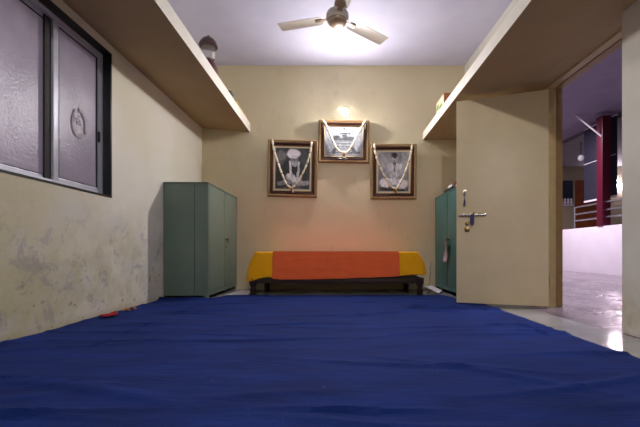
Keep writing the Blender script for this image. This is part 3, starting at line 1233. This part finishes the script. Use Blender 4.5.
def garland(pt, W, H, ctrl, label, rad):
    """string of cream sticks hanging over a picture; ctrl in picture coordinates (x, z)"""
    t = thing('garland', label, 'garland', pt.location, pt.rotation_euler, 'garlands on the framed pictures')
    path = []
    for k in range(len(ctrl) - 1):
        p0 = ctrl[max(k - 1, 0)]
        p1, p2 = ctrl[k], ctrl[k + 1]
        p3 = ctrl[min(k + 2, len(ctrl) - 1)]
        for i in range(14):
            s = i / 14
            q = [0.5 * ((2 * p1[j]) + (-p0[j] + p2[j]) * s + (2 * p0[j] - 5 * p1[j] + 4 * p2[j] - p3[j]) * s * s + (-p0[j] + 3 * p1[j] - 3 * p2[j] + p3[j]) * s ** 3) for j in (0, 1)]
            path.append(Vector((q[0], -0.052, q[1])))
    path.append(Vector((ctrl[-1][0], -0.052, ctrl[-1][1])))
    # resample evenly
    cum = [0]
    for a, c_ in zip(path, path[1:]):
        cum.append(cum[-1] + (c_ - a).length)
    tot = cum[-1]

    def pt_at(d):
        for i in range(len(cum) - 1):
            if cum[i + 1] >= d:
                f_ = (d - cum[i]) / max(1e-9, cum[i + 1] - cum[i])
                return path[i].lerp(path[i + 1], f_)
        return path[-1]
    nseg = int(tot / 0.075)
    L = tot / nseg
    th_ = MB()
    th_.tube(path, rad * 0.45, 6)
    th_.build('thread', M['cream'], t)
    for k in range(nseg):
        st = MB()
        a, c_ = pt_at(L * k + L * 0.03), pt_at(L * k + L * 0.90)
        m1, m2 = a.lerp(c_, 0.15), a.lerp(c_, 0.85)
        st.tube([a, m1, m2, c_], [rad * 0.7, rad, rad, rad * 0.7], 8)
        st.build('stick', M['cream'], t)
        if k % 2 == 1:
            jt = MB()
            jt.ball(pt_at(L * k + L * 0.965), rad * 0.75, (1, 1, 1), 8, 6)
            jt.build('bead', M['redb'], t)
    low = min(path, key=lambda p: p.z)
    ts = MB()
    ts.ball((low.x, low.y - 0.004, low.z - 0.018), 0.018, (1, 0.7, 1), 10, 8)
    to = ts.build('tassel', M['tassel'], t)
    for dx in (-0.016, 0.0, 0.018):
        ts = MB()
        ts.tube([(low.x + dx * 0.4, low.y - 0.004, low.z - 0.02), (low.x + dx, low.y - 0.004, low.z - 0.05 - 0.01 * (dx > 0))], [0.004, 0.008], 8)
        ts.build('drop', M['cream'] if dx > 0 else M['redb'], to)
    # thread hooks over the top corners of the frame
    for e in (path[0], path[-1]):
        hk = MB()
        hk.tube([e, (e.x, -0.045, H + 0.004), (e.x, -0.012, H + 0.006)], 0.003, 6)
        hk.build('hook', M['cream'], t)
    return t


S = 76.6
def pic_geom(x0_, x1_, y0_, y1_):
    return ((x0_ + x1_) / 2 - UX) / S, CZ + (UY - y1_) / S, (x1_ - x0_) / S, (y1_ - y0_) / S


cxA, zA, wA, hA = pic_geom(266.9, 316.9, 140.4, 196.6)
pA = picture(cxA, zA, wA, hA, math.radians(1.4), math.radians(2.5), 'black and white picture of a seated person in a white turban, left of three', left_print, (1.0, 0.98, 1.06), 0.022)
garland(pA, wA, hA, [(-0.265, hA - 0.01), (-0.235, hA - 0.16), (-0.165, hA - 0.36), (-0.07, 0.155), (-0.012, 0.115), (0.05, 0.15), (0.16, hA - 0.38), (0.225, hA - 0.18), (0.245, hA - 0.01)],
        'cream stick garland with gold tassel over the white turban picture', 0.0135)
cxB, zB, wB, hB = pic_geom(318.1, 368.8, 120.2, 162.4)
pB = picture(cxB, zB, wB, hB, math.radians(0.9), math.radians(2.5), 'pale picture with a line of writing, highest of the three, below the bulb', mid_print, (0.96, 1.0, 1.14), 0.012, 1.5)
garland(pB, wB, hB, [(-0.275, hB - 0.01), (-0.22, hB - 0.10), (-0.10, 0.185), (-0.01, 0.125), (0.08, 0.165), (0.19, hB - 0.16), (0.275, hB - 0.01)],
        'cream stick garland hanging over the pale picture below the bulb', 0.0125)
cxC, zC, wC, hC = pic_geom(370.4, 416.5, 144.3, 198.9)
pC = picture(cxC, zC, wC, hC, math.radians(-0.1), math.radians(2.5), 'black and white picture of a bare chested seated person, right of three', right_print, (1.0, 0.98, 1.08), 0.022)
garland(pC, wC, hC, [(-0.255, hC - 0.01), (-0.225, hC - 0.18), (-0.15, hC - 0.36), (-0.045, 0.165), (0.01, 0.135), (0.06, 0.16), (0.15, hC - 0.36), (0.215, hC - 0.16), (0.235, hC - 0.01)],
        'cream stick garland over the picture of the bare chested person', 0.0135)

# ------------------------------------------------------------------ wall bulb
BX, BZ = 0.108, 2.335


def led_bulb(x, yw, z, face, tilt, label, glow):
    """bulb in an angled wall holder; face -1 looks to -y, +1 to +y; the lamp tips down by tilt"""
    t = thing('wall_bulb', label, 'bulb', (x, yw, z), (0, 0, 0 if face < 0 else PI), 'bulbs in wall holders')
    r0 = Matrix.Rotation(PI / 2, 3, 'X')
    r_ = Matrix.Rotation(PI / 2 + tilt, 3, 'X')
    o0 = Vector((0, -0.035, 0))
    MB().lathe([(0.045, 0), (0.045, 0.014), (0.030, 0.024), (0.026, 0.04)], n=20, mat=r0).build('base', M['white'], t)
    MB().lathe([(0.022, 0), (0.024, 0.01), (0.022, 0.045)], o0, 20, r_).build('holder', M['white'], t)
    MB().lathe([(0.014, 0.045), (0.02, 0.055), (0.030, 0.085), (0.037, 0.115)], o0, 20, r_).build('body', M['white'], t)
    R_, half = 0.037 / math.sin(math.radians(48)), math.radians(48)
    prof = [(R_ * math.sin(half * (1 - k / 8)) + 0.0004, 0.115 + R_ * (math.cos(half * (1 - k / 8)) - math.cos(half))) for k in range(9)]
    MB().lathe(prof, o0, 24, r_).build('dome', glow, t)
    return t


led_bulb(BX, YB, BZ - 0.035, -1, math.radians(13), 'bare lit bulb in a white holder above the middle picture', M['bulb'])
led_bulb(0.3, YR, 2.47, 1, math.radians(15), 'bare lit bulb on the rear wall behind the camera', emitter('lit_rear_bulb', (255, 249, 246), 2650.0))

# ------------------------------------------------------------------ ceiling fan
FX, FY, FZ = 0.009, F / 108.0, CZ + 232.9 / 108
fan = thing('ceiling_fan', 'champagne coloured three blade ceiling fan', 'fan', (FX, FY, FZ))
b = MB()
b.lathe([(0.012, 0.05), (0.012, ZC - FZ - 0.05)], (0, 0, 0), 12)
b.build('down_rod', M['fanp'], fan)
b = MB()
b.lathe([(0.02, ZC - FZ - 0.11), (0.055, ZC - FZ - 0.08), (0.065, ZC - FZ - 0.001)], (0, 0, 0), 20)
b.lathe([(0.055, 0.06), (0.04, 0.10), (0.016, 0.13)], (0, 0, 0), 20)
b.build('canopy', M['fanp'], fan)
b = MB()
b.lathe([(0.02, -0.065), (0.055, -0.060), (0.078, -0.05), (0.086, -0.038), (0.088, -0.03)], (0, 0, 0), 32)
b.build('hub_cap', M['fand'], fan)
b = MB()
b.lathe([(0.088, -0.031), (0.100, -0.028), (0.105, -0.01), (0.105, 0.03), (0.095, 0.05), (0.05, 0.066)], (0, 0, 0), 32)
b.build('motor', M['fanp'], fan)
for a_deg, R_ in ((37.5, 0.61), (166.0, 0.575), (281.0, 0.60)):
    a = math.radians(a_deg)
    bl = MB()
    ny = 6
    pitch = math.radians(-4)

    def bp(x, yv):
        wdt = 0.062 if x > 0.2 else 0.055
        ca, sa = math.cos(pitch), math.sin(pitch)
        yy = yv * (0.066 + 0.004 * (x - 0.1))
        camber = 0.006 * (1 - yv * yv)
        return Vector((x, yy * ca, yy * sa + camber))
    xs = [0.15, 0.17, 0.2, 0.3, 0.4, 0.5, R_ - 0.02, R_ - 0.006, R_]
    sh = [0.80, 0.93, 1.0, 1.0, 1.0, 1.0, 1.0, 0.95, 0.86]
    vt = [[bl.bm.verts.new(bp(x, (-1 + 2 * j / ny) * s_) + Vector((0.02 * (1 if j < 3 else -0.0) * 0, 0, 0.003))) for j in range(ny + 1)] for x, s_ in zip(xs, sh)]
    vb = [[bl.bm.verts.new(bp(x, (-1 + 2 * j / ny) * s_) - Vector((0, 0, 0.001))) for j in range(ny + 1)] for x, s_ in zip(xs, sh)]
    for i in range(len(xs) - 1):
        for j in range(ny):
            bl.bm.faces.new((vt[i][j], vt[i + 1][j], vt[i + 1][j + 1], vt[i][j + 1]))
            bl.bm.faces.new((vb[i][j + 1], vb[i + 1][j + 1], vb[i + 1][j], vb[i][j]))
    for i in range(len(xs) - 1):
        bl.bm.faces.new((vt[i][0], vb[i][0], vb[i + 1][0], vt[i + 1][0]))
        bl.bm.faces.new((vt[i + 1][ny], vb[i + 1][ny], vb[i][ny], vt[i][ny]))
    for j in range(ny):
        bl.bm.faces.new((vt[0][j + 1], vb[0][j + 1], vb[0][j], vt[0][j]))
        bl.bm.faces.new((vt[-1][j], vb[-1][j], vb[-1][j + 1], vt[-1][j + 1]))
    bo = bl.build('blade', M['fanp'], fan)
    bo.rotation_euler = (0, 0, a)
    ar = MB()
    ar.box((0.085, -0.022, -0.002), (0.215, 0.022, 0.0005), 0.0005)
    for sx_ in (0.175, 0.2):
        ar.ball((sx_, 0.012, -0.003), 0.005, (1, 1, 0.5), 8, 6)
        ar.ball((sx_, -0.012, -0.003), 0.005, (1, 1, 0.5), 8, 6)
    ao = ar.build('blade_arm', M['fand'], bo)

# ------------------------------------------------------------------ things on the ledges
lan = thing('glass_lantern', 'glass lantern with brown cap and maroon base on the left ledge', 'lantern', (-1.245, 3.50, LZ_TOP))
b = MB()
b.lathe([(0.075, 0), (0.088, 0.01), (0.09, 0.05), (0.085, 0.10), (0.066, 0.15), (0.045, 0.175), (0.03, 0.178)], n=28)
b.build('base', M['lmar'], lan)
b = MB()
b.lathe([(0.05, 0.178), (0.058, 0.185), (0.062, 0.24), (0.06, 0.30), (0.058, 0.302)], n=28)
b.build('glass_chimney', M['glass'], lan)
b = MB()
b.lathe([(0.066, 0.30), (0.086, 0.303), (0.09, 0.315), (0.078, 0.345), (0.055, 0.375), (0.03, 0.39), (0.012, 0.395), (0.012, 0.41), (0.004, 0.412)], n=28)
b.build('cap', M['lcap'], lan)
b = MB()
b.box((-1.30, 4.18, LZ_TOP), (-1.165, 4.70, LZ_TOP + 0.075), 0.004)
tag(b.build('wooden_box', M['tanwood']), 'long pale wooden box lying at the far end of the left ledge', 'box')
b = MB()
b.lathe([(0.045, 0), (0.05, 0.004), (0.05, 0.07), (0.03, 0.085), (0.03, 0.10), (0.026, 0.102)], (-1.195, 4.02, LZ_TOP), 18)
tag(b.build('grey_tin', M['greyp']), 'small grey tin before the wooden box on the left ledge', 'tin')
ct = thing('carton', 'brown carton with pale printed side on the right ledge', 'carton', (1.26, 4.08, 2.063))
b = MB()
b.box((1.175, 3.93, 2.063), (1.36, 4.23, 2.23), 0.003)
b.build('box', M['carton'], ct, True)
b = MB()
b.box((1.172, 3.94, 2.066), (1.1752, 4.22, 2.225))
lb = b.build('printed_side', M['cartonp'], ct, True)
b = MB()
b.box((1.1695, 4.0, 2.09), (1.1722, 4.10, 2.15), 0.0)
b.box((1.1695, 4.13, 2.13), (1.1722, 4.20, 2.19), 0.0)
tag(b.build('green_mark', M['green'], lb, True), 'green printed patch')

# thin flex curling down the back wall
b = MB()
pp = [at(431, 262, 76.3), at(430.2, 268, 76.4), at(431.2, 273, 76.4), at(429.6, 277, 76.4), at(430.6, 281, 76.4), at(429, 285, 76.4), at(426, 288.9, 76.4)]
for q in pp:
    q.y = YB - 0.006
b.tube(pp, 0.004, 6)
tag(b.build('flex', M['cable']), 'thin grey flex curling down the back wall beside the bench', 'wire')

# ------------------------------------------------------------------ outside the doorway
b = MB()
b.box((1.70, -2.0, -0.12), (12.5, 13.5, -0.002))
tag(b.build('floor_outside', M['ext_floor']), 'grey polished concrete floor of the open passage outside', 'floor', **STR)
XP = 5.8
b = MB()
b.box((XP, -1, -0.002), (XP + 0.14, 11.2, 1.05), 0.004)
tag(b.build('wall_parapet', M['whitewash']), 'white parapet wall outside the doorway', 'wall', **STR)
b = MB()
b.box((2.02, -2, 3.55), (6.25, 12.6, 3.7))
tag(b.build('ceiling_outside', M['ext_ceil']), 'mauve grey ceiling over the passage outside', 'ceiling', **STR)
b = MB()
b.box((6.25, -2, 3.45), (14.0, 12.6, 3.7))
tag(b.build('ceiling_far', M['ext_grey']), 'dark grey ceiling of the hall beyond the parapet', 'ceiling', **STR)
b = MB()
b.box((2.0, 12.5, 0), (14.0, 12.7, 3.7))
tag(b.build('wall_far', M['ext_far']), 'cream far wall beyond the parapet', 'wall', **STR)
b = MB()
b.box((13.9, -2, 0), (14.1, 12.6, 3.7))
tag(b.build('wall_outside', M['ext_far']), 'cream side wall far beyond the railing', 'wall', **STR)

rl = thing('railing', 'stainless steel three bar railing on the white parapet', 'railing', (XP + 0.07, 7.0, 1.05))
for z in (1.57, 1.40, 1.245):
    b = MB()
    b.tube([(XP + 0.07, -0.5, z), (XP + 0.07, 8.87, z)], 0.02, 10)
    b.build('bar', M['steelrail'], rl, True)
for y in (8.87, 6.4, 4.4):
    b = MB()
    b.tube([(XP + 0.07, y, 1.05), (XP + 0.07, y, 1.585)], 0.022, 10)
    b.build('post', M['steelrail'], rl, True)

s_c = 45.5
xc0, xc1 = (592.7 - UX) / s_c, (602.6 - UX) / s_c
colx = XP + 0.07
cl = thing('red_column', 'crimson square column standing at the parapet outside', 'column', (colx, F / s_c, 1.05))
b = MB()
b.box((colx - 0.09, F / s_c - 0.09, 1.05), (colx + 0.09, F / s_c + 0.09, 3.44), 0.006)
b.build('shaft', M['redcol'], cl, True)
b = MB()
b.box((colx - 0.1, F / s_c - 0.1, 3.36), (colx + 0.1, F / s_c + 0.1, 3.45), 0.004)
b.build('cap', M['redcol'], cl, True)
st0 = at(592.5, 138, 45.5)
b = MB()
b.tube([Vector((colx - 0.06, F / s_c - 0.05, 3.0)), Vector((5.35, 8.05, 3.54))], 0.022, 8)
tag(b.build('support_strut', M['trimw']), 'white slanting strut between ceiling and crimson column', 'strut')
sc_ = thing('hanging_screen', 'dark slate blue sheet screen hanging behind the crimson column', 'screen', (6.07, 8.2, 1.69))
b = MB()
y_a, y_b = F / (280.5 / 6.07), F / (248.5 / 6.07)
ym_ = 0.5 * (y_a + y_b)
b.box((6.05, y_a, 1.72), (6.08, y_b, 3.44), 0.003)
b.build('sheet', M['screen'], sc_, True)
for z0_, z1_ in ((1.68, 1.72), (3.44, 3.465), (2.60, 2.612)):
    MB().box((6.04, y_a, z0_), (6.05 if z0_ > 2.5 and z0_ < 3 else 6.09, y_b, z1_), 0.002).build('edging', M['trimw'], sc_, True)

# far hall
b = MB()
b.box((8.28, 12.43, 0), (9.15, 12.495, 2.95), 0.004)
dd = thing('brown_door', 'brown wooden door on the far cream wall beyond the railing', 'door', (8.7, 12.46, 0))
o = b.build('leaf', M['browndoor'], dd, True)
b = MB()
for z in (0.3, 1.15, 2.0):
    b.box((8.40, 12.40, z), (9.03, 12.425, z + 0.65), 0.006)
b.build('panel', M['browndoor'], dd, True)
fw = thing('dark_window', 'dark blue window with pale hanging figures on the far wall', 'window', (8.05, 12.47, 2.1))
b = MB()
b.box((7.70, 12.46, 2.12), (8.18, 12.5, 2.95), 0.004)
b.build('pane', M['bluewin'], fw, True)
for k in range(4):
    MB().lathe([(0.02, 0), (0.05, 0.02), (0.03, 0.12), (0.04, 0.16), (0.02, 0.2)], (7.78 + 0.11 * k, 12.43, 2.125), 10).build('ornament', M['trimw'], fw, True)
b = MB()
b.box((7.66, 12.44, 2.06), (8.22, 12.5, 2.12), 0.004)
b.build('sill', M['trimw'], fw, True)
pb = thing('pendant_bulb', 'pale globe bulb hanging outside left of the dark screen', 'bulb', (6.6, 9.72, 2.95))
b = MB()
b.ball((6.6, 9.72, 3.02), 0.075, (1, 1, 1.1))
b.build('globe', M['extbulb'], pb, True)
b = MB()
b.tube([(6.6, 9.72, 3.09), (6.6, 9.72, 3.45)], 0.01, 8)
b.build('cord', M['rubber'], pb, True)
for nm, px, py, Ln, lab in (('hall_tube_light', 620.5, 186.0, 0.5, 'lit white tube lamp low in the far hall beyond the railing'),
                            ('hall_bulb', 617.6, 180.5, 0.07, 'small lit lamp above the far hall tube lamp')):
    p = at(px, py, F / 12.44)
    b = MB()
    b.box((p.x - Ln / 2, p.y, p.z - 0.035), (p.x + Ln / 2, 12.505, p.z + 0.035), 0.01)
    tag(b.build(nm, M['tubeglow']), lab, 'lamp')

# ------------------------------------------------------------------ lights
light('passage_tube', 'AREA', (3.7, 8.3, 3.45), 230, (1.0, 0.86, 0.98), 2.4, 0.3, (0, 0, 0))
light('passage_tube_near', 'AREA', (3.6, 3.4, 3.45), 90, (0.95, 0.86, 1.0), 2.0, 0.3, (0, 0, 0))
light('window_lamp', 'AREA', (XL - 1.1, 1.4, 1.4), 9, (1.0, 0.82, 0.93), 0.8, 1.0, (0, math.radians(-90), 0))
light('pane_spot_fill', 'POINT', (XL - 0.40, 1.90, 1.42), 3.0, (0.95, 0.95, 1.0), 0.08)  # unseen light added outside to make a glowing spot on the left pane

wd = bpy.data.worlds.new('World')
scene.world = wd
wd.use_nodes = True
bg = wd.node_tree.nodes['Background']
bg.inputs[0].default_value = (0.35, 0.32, 0.45, 1)
bg.inputs[1].default_value = 0.15

# ------------------------------------------------------------------ camera
cd = bpy.data.cameras.new('camera')
cam = bpy.data.objects.new('camera', cd)
COL.objects.link(cam)
cam.location = (0, 0, CZ)
cam.rotation_euler = (PI / 2, 0, 0)
cd.sensor_width = 36
cd.sensor_fit = 'HORIZONTAL'
cd.lens = 36 * F / 640
cd.shift_x = -(UX - 320) / 640
cd.shift_y = (UY - 213.5) / 640
cd.clip_start = 0.02
scene.camera = cam

scene.view_settings.view_transform = 'Standard'
scene.view_settings.look = 'None'
scene.view_settings.exposure = 0.14
scene.view_settings.gamma = 1.0
scene.view_settings.use_curve_mapping = False
try:
    scene.cycles.use_denoising = True
    scene.cycles.max_bounces = 10
    scene.cycles.diffuse_bounces = 6
    scene.cycles.sample_clamp_indirect = 6
except Exception:
    pass
